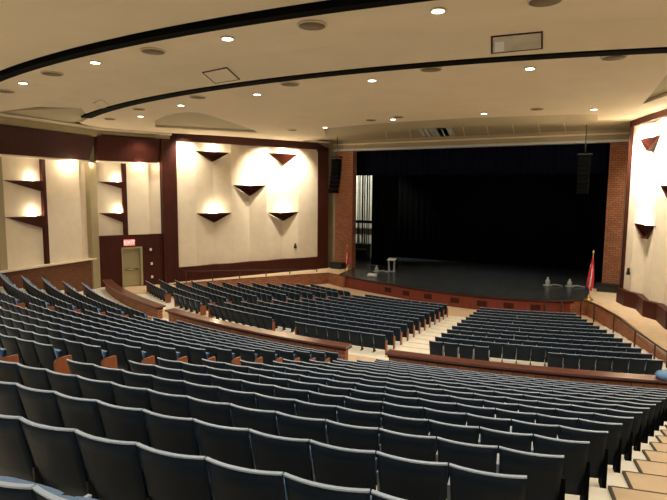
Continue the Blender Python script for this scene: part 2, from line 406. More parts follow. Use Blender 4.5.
for i in range(12):
    z = lz(i) - FL; R = lR(i)
    if i == 0:
        row(R, z, xa_r(0), -4.45, 'lr', 0, False); row(R, z, -2.4, 1.35, 'lr2', 0)
        row(R, z, -13.1, xa_l(0), 'lm', 0); row(R, z, -19.2, -14.5, 'lm2', 0)
        row(R, z, -22.9, -19.95, 'lw2', 0, True); row(R, z, -27.7, -24.1, 'lw', 0)
    else:
        row(R, z, xa_r(i), xr_lo(i), 'lr', i, False)
        row(R, z, xc_l(i), xa_l(i), 'lm', i)
        row(R, z, xw_l(i), xw_r(i), 'lw', i)
vis = []
for s in seats:
    x, y, z = s['p']; q = proj(x, y, z + FL)
    if not q: continue
    w = .27 / q[2] * FPX
    if -w - 4 < q[0] < 667 + w + 4 and -10 < q[1] < 506 + w * .4: s['w'] = w; s['q'] = q; vis.append(s)
vis.sort(key=lambda s: -s['w'] * (1 if s['q'][1] < 500 and 0 < s['q'][0] < 667 else .6))
near, far = vis[:300], vis[300:]
print('SEATS', len(seats), 'visible', len(vis), 'sections near', {k: sum(s['sec'] == k for s in near) for k in {s['sec'] for s in near}})
print('farthest row in near', {k: (min(s['row'] for s in near if s['sec'] == k), max(s['row'] for s in near if s['sec'] == k)) for k in {s['sec'] for s in near}})
ORD = ['zeroth', 'first', 'second', 'third', 'fourth', 'fifth', 'sixth', 'seventh', 'eighth', 'ninth', 'tenth', 'eleventh', 'twelfth', 'thirteenth', 'fourteenth',
       'fifteenth', 'sixteenth', 'seventeenth', 'eighteenth', 'nineteenth', 'twentieth', 'twenty-first', 'twenty-second', 'twenty-third']
rmin = min(s['row'] for s in near if s['sec'] in ('mid', 'lc'))
def seat_label(s):
    r = ORD[s['row'] - rmin + 1] if s['sec'] in ('mid', 'lc') else ''; k = s['k'] + 1
    if s['sec'] == 'mid':
        if s['er']: return f'dark theatre seat at the right aisle end of the {r} row from the camera'
        return f'dark theatre seat, {r} row from the camera, {ORD[k]} left of the right aisle'
    if s['sec'] == 'lc':
        if s['er']: return f'theatre seat with brown end panel, left of the left aisle, {r} row from camera'
        return f'dark theatre seat, {r} row from the camera, {ORD[k]} left of the left aisle'
    if s['sec'] == 'wing': return f'theatre seat in the left wing, {ORD[7 - s["row"]]} row behind the barrier, {ORD[k]} from its aisle'
    return f'theatre seat of the lower block, row {ORD[s["row"] + 1]} past the barrier, {ORD[k]} from its aisle'
def panels(s):
    a = []
    if s['er']: a.append({'mid': 'end_panel_dark', 'lm': 'end_panel_slim', 'lm2': 'end_panel_slim', 'lr': None, 'lr2': None}.get(s['sec'], 'end_panel_r'))
    if s['el'] and s['sec'] not in ('lr', 'lr2'): a.append('end_panel_l')
    return [q for q in a if q]
def make_seat(s, proto=[None]):
    loc = s['p']
    if proto[0] is None:
        t = thing('theatre_seat', (0, 0, 0), '', 'seat', 'theatre seats in curved rows on the raked floor')
        for nm in ('back_shell', 'back_cushion', 'seat_pan', 'armrest', 'standard'):
            o = bpy.data.objects.new(nm, SMESH[nm]); COL.objects.link(o); o.parent = t
            if nm == 'back_shell':
                e = bpy.data.objects.new('edge_trim', SMESH['edge_trim']); COL.objects.link(e); e.parent = o; e['label'] = 'pale edge along the top of the dark seat back'
        proto[0] = t; bpy.context.view_layer.update(); c = copy_tree(t)
    else: c = copy_tree(proto[0])
    if s['er'] and panels(s):
        for ch in [q for q in c.children if q.name.split('.')[0] in ('armrest', 'standard')]: bpy.data.objects.remove(ch)
    c.location = (loc[0], loc[1], loc[2] + ZO); c.rotation_euler.z = s['rz']
    tag(c, seat_label(s), 'seat', 'theatre seats in curved rows on the raked floor')
    for nm in panels(s):
        if nm:
            o = bpy.data.objects.new('end_panel', SMESH[nm]); COL.objects.link(o); o.parent = c; o['label'] = 'black end panel' if nm == 'end_panel_dark' else 'reddish brown wooden end panel'
for s in near: make_seat(s)
for q in list(make_seat.__defaults__[0][0].children_recursive) + [make_seat.__defaults__[0][0]]: bpy.data.objects.remove(q)
rest = MB(); order = ['back_shell', 'edge_trim', 'back_cushion', 'seat_pan', 'armrest', 'standard', 'end_panel_r', 'end_panel_l', 'end_panel_dark', 'end_panel_slim']
for s in far:
    c, sn = math.cos(s['rz']), math.sin(s['rz']); X, Y, Z = s['p']
    for k, nm in enumerate(order):
        if nm.startswith('end_panel') and nm not in panels(s): continue
        if nm in ('armrest', 'standard') and s['er'] and panels(s): continue
        b = SP[nm]; i = len(rest.v); f0 = len(rest.f)
        rest.v += [(X + x * c - y * sn, Y + x * sn + y * c, Z + z) for x, y, z in b.v]
        rest.f += [tuple(i + q for q in f) for f in b.f]; rest.m += [k] * len(b.f)
        rest.smooth |= {f0 + q for q in b.smooth}
one('theatre_seat', rest, [M[SMAT[k]] for k in order], 'distant rows of dark blue theatre seats down to the stage and along the left side', 'seats', None, 'stuff')

# ================================================================ STAGE
lip = [(-21.1, 41.3), (-20.9, 39.6), (-20.2, 37.5), (-18.9, 36.95), (-16.5, 36.1), (-13.2, 35.0), (-10.15, 34.4), (-8.2, 34.28), (-5.2, 34.7), (-3.3, 35.35), (-2.05, 36.3), (-1.6, 38.5), (-1.4, 41.3)]
st = thing('stage', (-10.5, 34.3, -7.6), 'wide black stage deck with curved red-brown wooden front', 'stage')
dk = MB(); dk.prism(lip + [(-1.4, 56), (-29, 56), (-29, 41.8), (-21.1, 41.8)], SZ - .06, SZ - .002); part('deck', dk, M['deck'], st, st)
fs = MB(); fs.wall(lip[2:11], -7.75, SZ - .04, .12); part('fascia', fs, M['fascia'], st, st, 'red-brown wooden stage front')
nz = MB(); nz.wall([(x, y - .02) for x, y in lip[2:11]], SZ - .08, SZ + .015, .15); part('nosing', nz, M['wood'], st, st)
for px in (388, 406, 428, 455, 482, 509, 536):
    k = min(range(3, 9), key=lambda j: abs(proj(lip[j][0], lip[j][1], SZ)[0] + proj(lip[j + 1][0], lip[j + 1][1], SZ)[0] - 2 * px))
    A, B = lip[k], lip[k + 1]; P = onW(px, 295, A, B); d = Vector((B[0] - A[0], B[1] - A[1])).normalized(); n = Vector((d.y, -d.x))
    v = MB(); a = (P[0] - d.x * .3 + n.x * .03, P[1] - d.y * .3 + n.y * .03); b2 = (P[0] + d.x * .3 + n.x * .03, P[1] + d.y * .3 + n.y * .03)
    v.wall([a, b2], -7.2, -6.85, .06); part('vent', v, M['wood'], st, st)
# proscenium
Y0 = 41.4
w = MB()
w.box(-30, -22.72, Y0, Y0 + .5, SZ - 1, 5.4); w.box(-.42, 1.6, Y0, Y0 + .5, SZ - 1, 5.4)
struct('wall_front', w, M['olive'])
w = MB(); w.box(-22.7, -.43, Y0 + .02, Y0 + .5, 3.62, 5.4); struct('wall_header', w, M['header'])
w = MB(); w.box(-22.9, -.3, Y0 - .22, Y0 + .5, 3.5, 3.66); struct('trim_1', w, M['whitetrim'])
w = MB(); w.box(-22.9, -.3, Y0 - .12, Y0 + .1, 4.02, 4.12); struct('trim_2', w, M['ceiling'])
for x0, x1, lab in ((-22.7, -21.0, 'brick column at the left edge of the stage opening'), (-1.5, -.45, 'brick column at the right edge of the stage opening')):
    b = MB(); b.wall([(x0, Y0 - .05), (x1, Y0 - .05)], SZ, 3.5, .7)
    one('brick_column', b, M['brick'], lab, 'column')
for x0, x1, lab in ((-22.65, -21.55, 'low black box at the foot of the left brick column'), (-1.75, -.4, 'low black green box at the foot of the right brick column')):
    t = thing('black_box', ((x0 + x1) / 2, Y0 - .6, SZ), lab, 'box'); b = MB(); b.box(x0, x1, Y0 - .95, Y0 - .12, SZ, SZ + .45); part('body', b, M['greenbox'], t, t, bevel=.03)
    b = MB(); b.box(x0 - .04, x1 + .04, Y0 - 1.0, Y0 - .1, SZ + .45, SZ + .52); part('lid', b, M['metal'], t, t)
# stage house shell
w = MB(); w.box(-30, 3, 56, 56.3, SZ - 1, 7); struct('wall_back', w, M['drape'])
w = MB(); w.box(2.7, 3, Y0 + .5, 56, SZ - 1, 7); struct('wall_right', w, M['drape'])
w = MB(); w.box(-30, 3, Y0 + .5, 56.3, 7, 7.2); struct('ceiling', w, M['drape'])
w = MB(); w.box(-29.3, -29, Y0 + .5, 56, SZ - 1, 7); struct('wall_left', w, M['backwall'])
def drape(name, x0, x1, y, z0, z1, m, label, amp=.12, pitch=.45):
    b = MB(); n = int((x1 - x0) / pitch * 4); P = [[], []]
    for k in range(n + 1):
        x = x0 + (x1 - x0) * k / n; yy = y + amp * math.sin(k * math.pi / 2) * (.7 + .3 * math.sin(k * .37))
        P[0].append((x, yy, z0)); P[1].append((x, yy, z1))
    b.grid(P, (0, .05, 0)); return one(name, b, m, label, 'curtain')
drape('valance_curtain', -22.9, -.2, 42.5, 1.45, 4.6, M['navy'], 'short navy curtain hanging across the top of the stage opening')
xl = onY(371.5, 230, 44.5)[0]
xm = onY(518, 210, 51)[0]
drape('leg_curtain', xl, xl + 2.6, 44.5, SZ + .03, 4.8, M['drape'], 'black side curtain next to the lit backstage wall on the left')
drape('leg_curtain', -2.2, 0.6, 44.0, SZ + .03, 4.8, M['drape'], 'black side curtain behind the flag on the right')
drape('backdrop_curtain', -21.6, xm, 51.2, SZ + .03, 6.5, M['drape'], 'left half of the black backdrop curtain at the rear of the stage', .08, .6)
drape('backdrop_curtain', xm + .05, 2.4, 51.0, SZ + .03, 6.5, M['drape'], 'right half of the black backdrop curtain at the rear of the stage', .08, .6)
# backstage bright wall with ropes
BY = 50.
x0, z1_ = onY(350, 183, BY)[0], onY(360, 178, BY)[2]; x1, zb = onY(373, 183, BY)[0], onY(360, 243, BY)[2]
w = MB(); w.box(x0 - 2, x1 + .6, BY, BY + .2, SZ, z1_ + 1.5); struct('wall_backstage', w, M['backwall'])
for px in (355.5, 358, 360.2, 362.8, 365.0, 367.4, 369.2):
    P = onY(px, 200, BY - .4); b = MB(); b.tube([(P[0], P[1], SZ + .01), (P[0], P[1], z1_ + 1.4)], .035 if px not in (362.8,) else .07, 6)
    one('fly_rope', b, M['black'], 'dark vertical fly rope before the lit backstage wall', 'rope', 'fly ropes before the lit backstage wall')
zr = onY(360, 221.5, BY - .6)[2]
t = thing('rope_rail', ((x0 + x1) / 2, BY - .6, SZ), 'dark horizontal rail crossing the ropes on the backstage wall', 'rail')
b = MB(); b.box(x0 - 1, x1 + .4, BY - .7, BY - .5, zr - .15, zr + .12); part('beam', b, M['black'], t, t)
for x in (x0, (x0 + x1) / 2, x1 + .3):
    b = MB(); b.box(x - .05, x + .05, BY - .66, BY - .54, SZ, zr - .15); part('post', b, M['black'], t, t)
zt = zb + .1
t = thing('equipment_cabinet', ((x0 + x1) / 2, BY - 1.4, SZ), 'dark equipment cabinet below the lit backstage wall', 'cabinet')
b = MB(); b.box(x0 - .5, x1 + .3, BY - 1.8, BY - .9, SZ, zt); part('body', b, M['metal'], t, t)
b = MB(); b.box(x0 - .4, x1 + .2, BY - 1.86, BY - 1.8, SZ + .9, SZ + 1.02); part('handle', b, M['chrome'], t, t)
P = onZ(372, 276.5, SZ + .02)
t = thing('floor_monitor', P, 'small white box lying on the stage edge near the left column', 'box')
b = MB(); b.hexa([(P[0] - .35, P[1] - .2, SZ + .02), (P[0] + .35, P[1] - .2, SZ + .02), (P[0] + .35, P[1] + .2, SZ + .02), (P[0] - .35, P[1] + .2, SZ + .02)],
                 [(P[0] - .35, P[1] - .1, SZ + .2), (P[0] + .35, P[1] - .1, SZ + .2), (P[0] + .35, P[1] + .2, SZ + .26), (P[0] - .35, P[1] + .2, SZ + .26)]); part('case', b, M['white'], t, t, bevel=.02)
b = MB(); b.box(P[0] - .3, P[0] + .3, P[1] - .215, P[1] - .2, SZ + .05, SZ + .1); part('strap', b, M['metal'], t, t)
# lectern and its small neighbour
P = onZ(391.5, 271.5, SZ)
t = thing('lectern', P, 'pale lectern with slanted top standing on the left of the stage', 'lectern')
b = MB(); b.box(P[0] - .3, P[0] + .3, P[1] - .2, P[1] + .2, SZ, SZ + .05); part('base', b, M['clear'], t, t)
for sx in (-1, 1):
    b = MB(); b.hexa([(P[0] + sx * .22 - .04, P[1] - .12, SZ + .05), (P[0] + sx * .22 + .04, P[1] - .12, SZ + .05), (P[0] + sx * .22 + .04, P[1] + .1, SZ + .05), (P[0] + sx * .22 - .04, P[1] + .1, SZ + .05)],
                     [(P[0] + sx * .26 - .04, P[1] - .1, SZ + .98), (P[0] + sx * .26 + .04, P[1] - .1, SZ + .98), (P[0] + sx * .26 + .04, P[1] + .1, SZ + .98), (P[0] + sx * .26 - .04, P[1] + .1, SZ + .98)]); part('side_panel', b, M['clear'], t, t)
b = MB(); b.hexa([(P[0] - .34, P[1] - .25, SZ + .95), (P[0] + .34, P[1] - .25, SZ + .95), (P[0] + .34, P[1] + .25, SZ + 1.08), (P[0] - .34, P[1] + .25, SZ + 1.08)],
                 [(P[0] - .34, P[1] - .25, SZ + 1.0), (P[0] + .34, P[1] - .25, SZ + 1.0), (P[0] + .34, P[1] + .25, SZ + 1.13), (P[0] - .34, P[1] + .25, SZ + 1.13)]); part('reading_top', b, M['white'], t, t)
def bottle(px, py, h, lab):
    P = onZ(px, py, SZ + .01); t = thing('stage_marker', P, lab, 'marker')
    b = MB(); b.lathe(P, [(.30, 0), (.30, .05), (.08, .1)]); part('foot', b, M['clear'], t, t)
    b = MB(); b.lathe(P, [(.13, .08), (.17, h * .3), (.15, h * .62), (.07, h * .75), (.07, h)]); part('body', b, M['clear'], t, t)
    b = MB(); b.tube([(P[0] + .1, P[1], SZ + .06), (P[0] + .5, P[1] + .1, SZ + .1), (P[0] + 1.0, P[1] + .15, SZ + .04)], .05, 6); part('cable', b, M['clear'], t, t)
bottle(376.5, 271.5, .5, 'small grey stand beside the lectern on the stage')
bottle(547.5, 285.5, .62, 'pale upright stand on the right stage, farther from the flag')
bottle(569.5, 286.5, .55, 'pale upright stand on the right stage, nearer the flag')
def flag(P, h, lab, lean):
    t = thing('flag', P, lab, 'flag')
    b = MB(); b.lathe(P, [(.28, 0), (.28, .06), (.12, .14), (.06, .3), (.03, .35)]); part('base', b, M['gold'], t, t)
    b = MB(); b.tube([(P[0], P[1], P[2] + .1), (P[0] + lean, P[1], P[2] + h)], .022, 8); pl = part('pole', b, M['gold'], t, t)
    b = MB(); b.lathe((P[0] + lean, P[1], P[2] + h), [(.02, 0), (.07, .06), (.05, .14), (.005, .22)], 10); part('finial', b, M['gold'], pl, t)
    b = MB(); n = 24; z0, z1 = P[2] + h * .24, P[2] + h * .90
    for j in range(10):
        fr0, fr1 = j / 10, (j + 1) / 10
        rows = []
        for fr in (fr0, fr1):
            z = z1 + (z0 - z1) * fr; r = .035 + .12 * math.sin(min(1, fr * 1.25) * 1.6) ** 1.2
            cx = P[0] + lean * (z - P[2]) / h
            rows.append([(cx + math.cos(2 * math.pi * k / n) * r * (1 + .35 * math.cos(5 * 2 * math.pi * k / n + fr * 1.5)), P[1] + math.sin(2 * math.pi * k / n) * r * (1 + .35 * math.cos(5 * 2 * math.pi * k / n + fr * 1.5)), z - (.15 * math.cos(2 * math.pi * k / n) * fr)) for k in range(n + 1)])
        i = len(b.v); b.v += rows[0] + rows[1]
        for k in range(n):
            b.f.append((i + k, i + k + 1, i + n + 2 + k, i + n + 1 + k)); b.smooth.add(len(b.f) - 1)
            b.m.append(2 if (j < 3 and k in range(4, 9)) else (1 if (k + j // 3) % 6 in (1, 2) and j > 1 else 0))
    part('banner', b, [M['red'], M['fwhite'], M['fblue']], t, t, 'drooping red and white cloth')
P = onZ(588.5, 300, SZ); flag(P, 2.95, 'red and white flag drooping on its gold pole right of the stage', .12)
P = onZ(347.5, 270, SZ); flag(P, 2.0, 'drooped flag on a pole in front of the left brick column', -.05)
# line arrays
def array(px, zt, zb_, yy, lab, zc=4.28):
    X = onY(px, 170, yy)[0]; t = thing('line_array_speaker', (X, yy, zb_), lab, 'speaker')
    b = MB(); b.tube([(X, yy + .1, zt + .2), (X, yy + .1, zc)], .03, 6); part('suspension_pole', b, M['metal'], t, t)
    b = MB(); b.box(X - .42, X + .42, yy - .25, yy + .35, zt + .1, zt + .2); part('frame', b, M['metal'], t, t)
    n = 8; h = (zt - zb_) / n
    for k in range(n):
        f = (k + .5) / n; off = -.9 * f * f; a = .35 * f
        z0 = zt - (k + 1) * h + .02; z1 = zt - k * h
        b = MB(); y0 = yy - .25 + off * .6; b.hexa([(X - .33, y0 + a * h, z0), (X + .33, y0 + a * h, z0), (X + .33, y0 + .5, z0), (X - .33, y0 + .5, z0)], [(X - .33, y0, z1), (X + .33, y0, z1), (X + .33, y0 + .5, z1), (X - .33, y0 + .5, z1)])
        part('cabinet', b, M['speaker'], t, t)
array(336.5, 2.55, -.1, 37.2, 'black line array speaker hanging left of the stage opening')
array(584, 2.3, .0, 37.2, 'black line array speaker hanging at the right of the stage opening')

# ================================================================ SIDE WALLS
def frame_of(A, B):
    d = Vector((B[0] - A[0], B[1] - A[1])).normalized(); return d, Vector((d.y, -d.x))    # n points into the room for the left wall
def sOf(px, py, A, B):
    P = onW(px, py, A, B); return math.hypot(P[0] - A[0], P[1] - A[1]) * (1 if (P[0] - A[0]) * (B[0] - A[0]) + (P[1] - A[1]) * (B[1] - A[1]) > 0 else -1), P[2]
def at(A, B, s, o, z, sg=1):
    d, n = frame_of(A, B); return (A[0] + d.x * s + n.x * o * sg, A[1] + d.y * s + n.y * o * sg, z)
def PX(px, py, A, B, o=0.):
    d, n = frame_of(A, B); return onW(px, py, (A[0] + n.x * o, A[1] + n.y * o), (B[0] + n.x * o, B[1] + n.y * o))
def SX(px, py, A, B, o=0.):
    P = PX(px, py, A, B, o); d, n = frame_of(A, B); return (P[0] - A[0]) * d.x + (P[1] - A[1]) * d.y, P[2]
def slab(mb, A, B, prof, z0, z1, sg=1, back=-.25):
    """prof: list of (s, offset); a folded vertical surface with a flat back"""
    for (s0, o0), (s1, o1) in zip(prof, prof[1:]):
        q = [at(A, B, s0, o0, 0, sg), at(A, B, s1, o1, 0, sg), at(A, B, s1, back, 0, sg), at(A, B, s0, back, 0, sg)]
        za, zb2 = (z0, z1)
        mb.hexa([(p[0], p[1], za) for p in q], [(p[0], p[1], zb2) for p in q])
LIGHTS = []
def point(P, e, r=.12, col=(1, .84, .60)):
    l = bpy.data.lights.new('point_light', 'POINT'); l.energy = e; l.shadow_soft_size = r; l.color = col
    o = bpy.data.objects.new('point_light', l); o.location = (P[0], P[1], P[2] + ZO); COL.objects.link(o); LIGHTS.append(o)
def spot(P, tgt, e, ang=100, blend=.8, r=.1, col=(1, .88, .70)):
    l = bpy.data.lights.new('spot_light', 'SPOT'); l.energy = e; l.spot_size = math.radians(ang); l.spot_blend = blend; l.shadow_soft_size = r; l.color = col
    o = bpy.data.objects.new('spot_light', l); o.location = (P[0], P[1], P[2] + ZO); d = Vector(tgt) - Vector(P)
    o.rotation_euler = d.to_track_quat('-Z', 'Y').to_euler(); COL.objects.link(o)
def sconce(A, B, pl, pr, pa, lab, e=60, sg=1, base=.4, out=.46, ridge=.0):
    sl, zl = SX(*pl, A, B, base); sr, zr_ = SX(*pr, A, B, base); sm, za = SX(*pa, A, B, ridge)
    z = (zl + zr_) / 2
    L, R_, T, Bm = at(A, B, sl, base, z, sg), at(A, B, sr, base, z, sg), at(A, B, sm, out, z, sg), at(A, B, sm, ridge, za, sg)
    Rg = at(A, B, sm, ridge, z, sg)
    t = thing('wall_sconce', at(A, B, sm, .2, za, sg), lab, 'wall light', 'dark triangular wall sconces')
    b = MB(); b.tri(L, T, Bm); b.tri(T, R_, Bm); b.tri(L, Bm, at(A, B, sm, base, za + .05, sg)); b.tri(Bm, R_, at(A, B, sm, base, za + .05, sg))
    inn = lambda p, k=.9: tuple(Rg[i] + (p[i] - Rg[i]) * k for i in range(3))
    dz = .06
    b.tri(L, R_, T) if False else None
    Li, Ri, Ti = inn(L), inn(R_), inn(T)
    b.quad(L, T, Ti, Li); b.quad(T, R_, Ri, Ti)
    lowr = lambda p: (p[0], p[1], p[2] - .1)
    b.quad(Li, Ti, lowr(Ti), lowr(Li)); b.quad(Ti, Ri, lowr(Ri), lowr(Ti)); b.tri(lowr(Li), lowr(Ti), lowr(Ri))
    part('shade', b, M['wood'], t, t)
    lc = at(A, B, sm, (out + ridge) / 2, z, sg)
    b = MB(); b.lathe((lc[0], lc[1], z - .09), [(.1, 0), (.12, .04), (.06, .08)], 10); part('lamp', b, M['sconce_lamp'], t, t)
    point((lc[0], lc[1], z + .05), e, .08)
EW = 110.
# --- left framed acoustic panel (A3 -> A4)
A, B = A3, A4; LW = math.hypot(B[0] - A[0], B[1] - A[1])
S = lambda px, py=200: sOf(px, py, A, B)[0]
w = MB(); w.wall([at(A, B, -.2, -.3, 0)[:2], at(A, B, LW + .4, -.3, 0)[:2]], SZ - 1, 5.4, .3); struct('wall_left', w, M['olive'])
t = thing('acoustic_panel', at(A, B, LW / 2, 0, SZ), 'large folded cream wall panel in a dark wood frame, left of stage', 'wall panel')
prof = [(S(172), .4)] + [(SX(px, 190, A, B, o_)[0], o_) for px, o_ in ((196, .4), (213, 0), (231.5, .4), (249, 0), (266.5, .4), (282, 0), (298.5, .4))] + [(S(317), .4)]
b = MB(); slab(b, A, B, prof, -5.75, 3.6); part('folded_face', b, M['cream'], t, t)
s0, s1 = .0, S(325)
si, so = S(175), S(315)
b = MB()
slab(b, A, B, [(s0 - .3, .5), (si, .5)], SZ, 4.1, 1); slab(b, A, B, [(so, .5), (s1, .5)], SZ, 3.75, 1)
slab(b, A, B, [(s0 - .3, .5), (so - .1, .5)], 3.55, 4.12); slab(b, A, B, [(si, .5), (so, .5)], SZ, -5.55)
p0, p1, p2 = so - .1, so - .1, s1
for (sa, za, sb, zb3) in ((so - .1, 4.12, s1, 3.70),):
    q = [at(A, B, sa, .5, 3.4), at(A, B, sb, .5, 3.4), at(A, B, sb, -.2, 3.4), at(A, B, sa, -.2, 3.4)]
    r_ = [at(A, B, sa, .5, za), at(A, B, sb, .5, zb3), at(A, B, sb, -.2, zb3), at(A, B, sa, -.2, za)]
    b.hexa(q, r_)
part('frame', b, M['wood'], t, t)
for pl, pr, pa, lab in (((195, 151), (230, 152.5), (212, 162), 'upper left dark triangular sconce on the cream stage-left panel'),
                        ((268, 153.5), (298, 154), (282, 164), 'upper right dark triangular sconce on the cream stage-left panel'),
                        ((233, 185), (265.7, 185.5), (249, 196), 'middle dark triangular sconce on the cream stage-left panel'),
                        ((196, 213), (231.8, 213), (213.5, 222.5), 'lower left dark triangular sconce on the cream stage-left panel'),
                        ((268, 212), (298.8, 212.5), (282, 221), 'lower right dark triangular sconce on the cream stage-left panel')):
    sconce(A, B, pl, pr, pa, lab, EW)
def wash(A, B, px, py, e, sg=1, off=1.3, zt=3.9, ang=100):
    s, z = sOf(px, py, A, B); P = at(A, B, s, off, zt, sg); spot(P, at(A, B, s, 0, z, sg), e, ang, 1., .2)
wash(A, B, 183, 170, 1000, off=1.6); wash(A, B, 290, 185, 1800, off=2.0); wash(A, B, 262, 185, 1800, off=2.0)
s, z = sOf(292.5, 245, A, B); P = at(A, B, s, .3, z)
t = thing('wall_hook', P, 'small dark fitting on the lower right of the cream panel', 'fitting')
b = MB(); b.box(P[0], P[0] + .2, P[1] - .08, P[1] + .08, z - .25, z - .05); part('plate', b, M['metal'], t, t)
b = MB(); b.lathe((P[0] + .1, P[1], z - .05), [(.05, 0), (.09, .1), (.04, .22)], 8); part('knob', b, M['metal'], t, t)
# --- door wall (A2 -> A3)
A, B = A2, A3; LB = math.hypot(B[0] - A[0], B[1] - A[1]); S = lambda px, py=200: sOf(px, py, A, B)[0]
w = MB(); w.wall([at(A, B, -.3, -.35, 0)[:2], at(A, B, LB + .2, -.35, 0)[:2]], SZ - 1, 5.4, .3); struct('wall_left', w, M['olive'])
def bay(A, B, pxs, zb4, ztop, lab, fas, sc, pw_):
    a, f = SX(pxs[0], 200, A, B)[0], SX(pxs[4], 200, A, B)[0]
    c0, c1 = SX(pxs[1], 200, A, B)[0], SX(pxs[2], 200, A, B, .16)[0]
    e = SX(pxs[3], 200, A, B, .3)[0]
    c1 = max(c1, c0 + .12); a = max(a, -3.2)
    t = thing('acoustic_panel', at(A, B, (a + f) / 2, 0, zb4), lab, 'wall panel')
    b = MB(); slab(b, A, B, [(a, 0), (c0, 0)], zb4, ztop); slab(b, A, B, [(c1, .16), (e, .30), (e + .02, .0), (f, .2)], zb4, ztop); part('folded_face', b, M['cream'], t, t)
    b = MB(); slab(b, A, B, [(c0, .0), (c0 + .01, .2), (c1, .2)], zb4, ztop); part('divider_board', b, M['wood'], t, t)
    (pa_, pb_, pc_, pd_) = fas            # top-left, top-right, bottom-left, bottom-right pixels of the box face
    s0, z0a = SX(*pc_, A, B, .75); s1, z0b = SX(*pd_, A, B, .75); s2, z1a = SX(*pa_, A, B, 1.0); s3, z1b = SX(*pb_, A, B, 1.0)
    z0, z1 = (z0a + z0b) / 2, (z1a + z1b) / 2
    t2 = thing('fascia_box', at(A, B, (s0 + s1) / 2, 0, z0), lab.split(' cream')[0] + ' dark wood box fascia above the lit bay', 'fascia')
    b = MB(); b.hexa([at(A, B, s0, .75, z0), at(A, B, s1, .75, z0), at(A, B, s1, 0, z0), at(A, B, s0, 0, z0)],
                     [at(A, B, s2, 1.0, z1), at(A, B, s3, 1.0, z1), at(A, B, s3, 0, z1), at(A, B, s2, 0, z1)]); part('board', b, M['wood'], t2, t2)
    b = MB(); q = [at(A, B, s0, .75, z0 - .09), at(A, B, s1, .75, z0 - .09), at(A, B, s1, 0, z0 - .09), at(A, B, s0, 0, z0 - .09)]
    b.hexa(q, [(p[0], p[1], z0) for p in q]); part('soffit_strip', b, M['cream'], t2, t2)
    for (pl, pr, pb, lab2, e_) in sc:
        sr, z = SX(pr[0], pr[1], A, B, 0.); O = PX(pr[0], pr[1], A, B, .45); z = O[2]
        sl = SX(pl[0], pl[1], A, B, .02)[0]; so_ = SX(pr[0], pr[1], A, B, .45)[0]; za = PX(*pb, A, B, .4)[2]
        L, Cn, O, Bt, Bc = at(A, B, sl, .01, z), at(A, B, c0, .01, z), at(A, B, so_, .45, z), at(A, B, so_, .4, za), at(A, B, c0, .01, za)
        t3 = thing('wall_sconce', Bc, lab2, 'wall light', 'dark wedge sconces in the left bays')
        b = MB(); b.tri(L, O, Bt); b.tri(L, Bt, Bc); b.tri(L, Bc, Cn); b.quad(Cn, Bc, Bt, O)
        zl2 = z - .03; b.tri((L[0], L[1], zl2), (Cn[0], Cn[1], zl2), (O[0], O[1], zl2)); part('shade', b, M['wood'], t3, t3)
        lc = at(A, B, sl + (so_ - sl) * .78, .17, z); b = MB(); b.lathe((lc[0], lc[1], z - .02), [(.09, 0), (.1, .04), (.05, .08)], 10); part('lamp', b, M['sconce_lamp'], t3, t3)
        point((lc[0], lc[1], z + .14), e_, .07)
    s_, z_ = SX(*pw_, A, B, .3); P = at(A, B, s_, .75, ztop - .15); point(P, 80, .1)
    P = at(A, B, f - .3, .65, ztop - .15); point(P, 18, .08)
bay(A, B, (97.5, 122, 127, 149, 159.5), -3.05, 1.98, 'second cream bay above the exit door', ((97, 133.5), (160, 141), (97, 160), (157.5, 163.5)),
    (((98, 181), (124, 182), (124, 188.5), 'upper wedge sconce in the bay above the exit door', 30), ((99, 213), (126, 213), (124, 222.5), 'lower wedge sconce in the bay above the exit door', 30)), (138, 170))
# upper olive strip over both bays
# dark wood wainscot with door opening
sd0, sd1 = S(120.5, 265), S(141, 265); zd = sOf(130, 246.5, A, B)[1]; zf = SZ - .06
w = MB(); slab(w, A, B, [(-.1, .35), (sd0, .35)], zf - .3, -3.05); slab(w, A, B, [(sd1, .35), (LB + .1, .35)], zf - .3, -3.05); slab(w, A, B, [(sd0, .35), (sd1, .35)], zd, -3.05)
slab(w, A, B, [(S(160), .6), (LB + .05, .6)], zf - .3, 3.9)
struct('wall_wood_left', w, M['wood'])
w = MB(); slab(w, A, B, [(sd0 + .12, .12), (sd1 - .14, .12)], zf + .05, zd - .12, 1, .0)
dr = struct('door_1', w, M['door'])
def addchild(name, mb, m, par):
    ORG['_tmp'] = (par.location.x, par.location.y, par.location.z - ZO)
    o = bpy.data.objects.new(name, mb.mesh(name, [m], ORG['_tmp'])); COL.objects.link(o); o.parent = par; return o
zp = sOf(130, 269, A, B)[1]
b = MB(); b.tube([at(A, B, sd0 + .25, .2, zp), at(A, B, sd1 - .25, .2, zp)], .06, 8); addchild('push_bar', b, M['chrome'], dr)
b = MB(); slab(b, A, B, [(sd0, .42), (sd0 + .12, .42)], zf + .05, zd, 1, .0); slab(b, A, B, [(sd1 - .14, .42), (sd1, .42)], zf + .05, zd, 1, .0); slab(b, A, B, [(sd0, .42), (sd1, .42)], zd - .12, zd, 1, .0); addchild('door_frame', b, M['door'], dr)
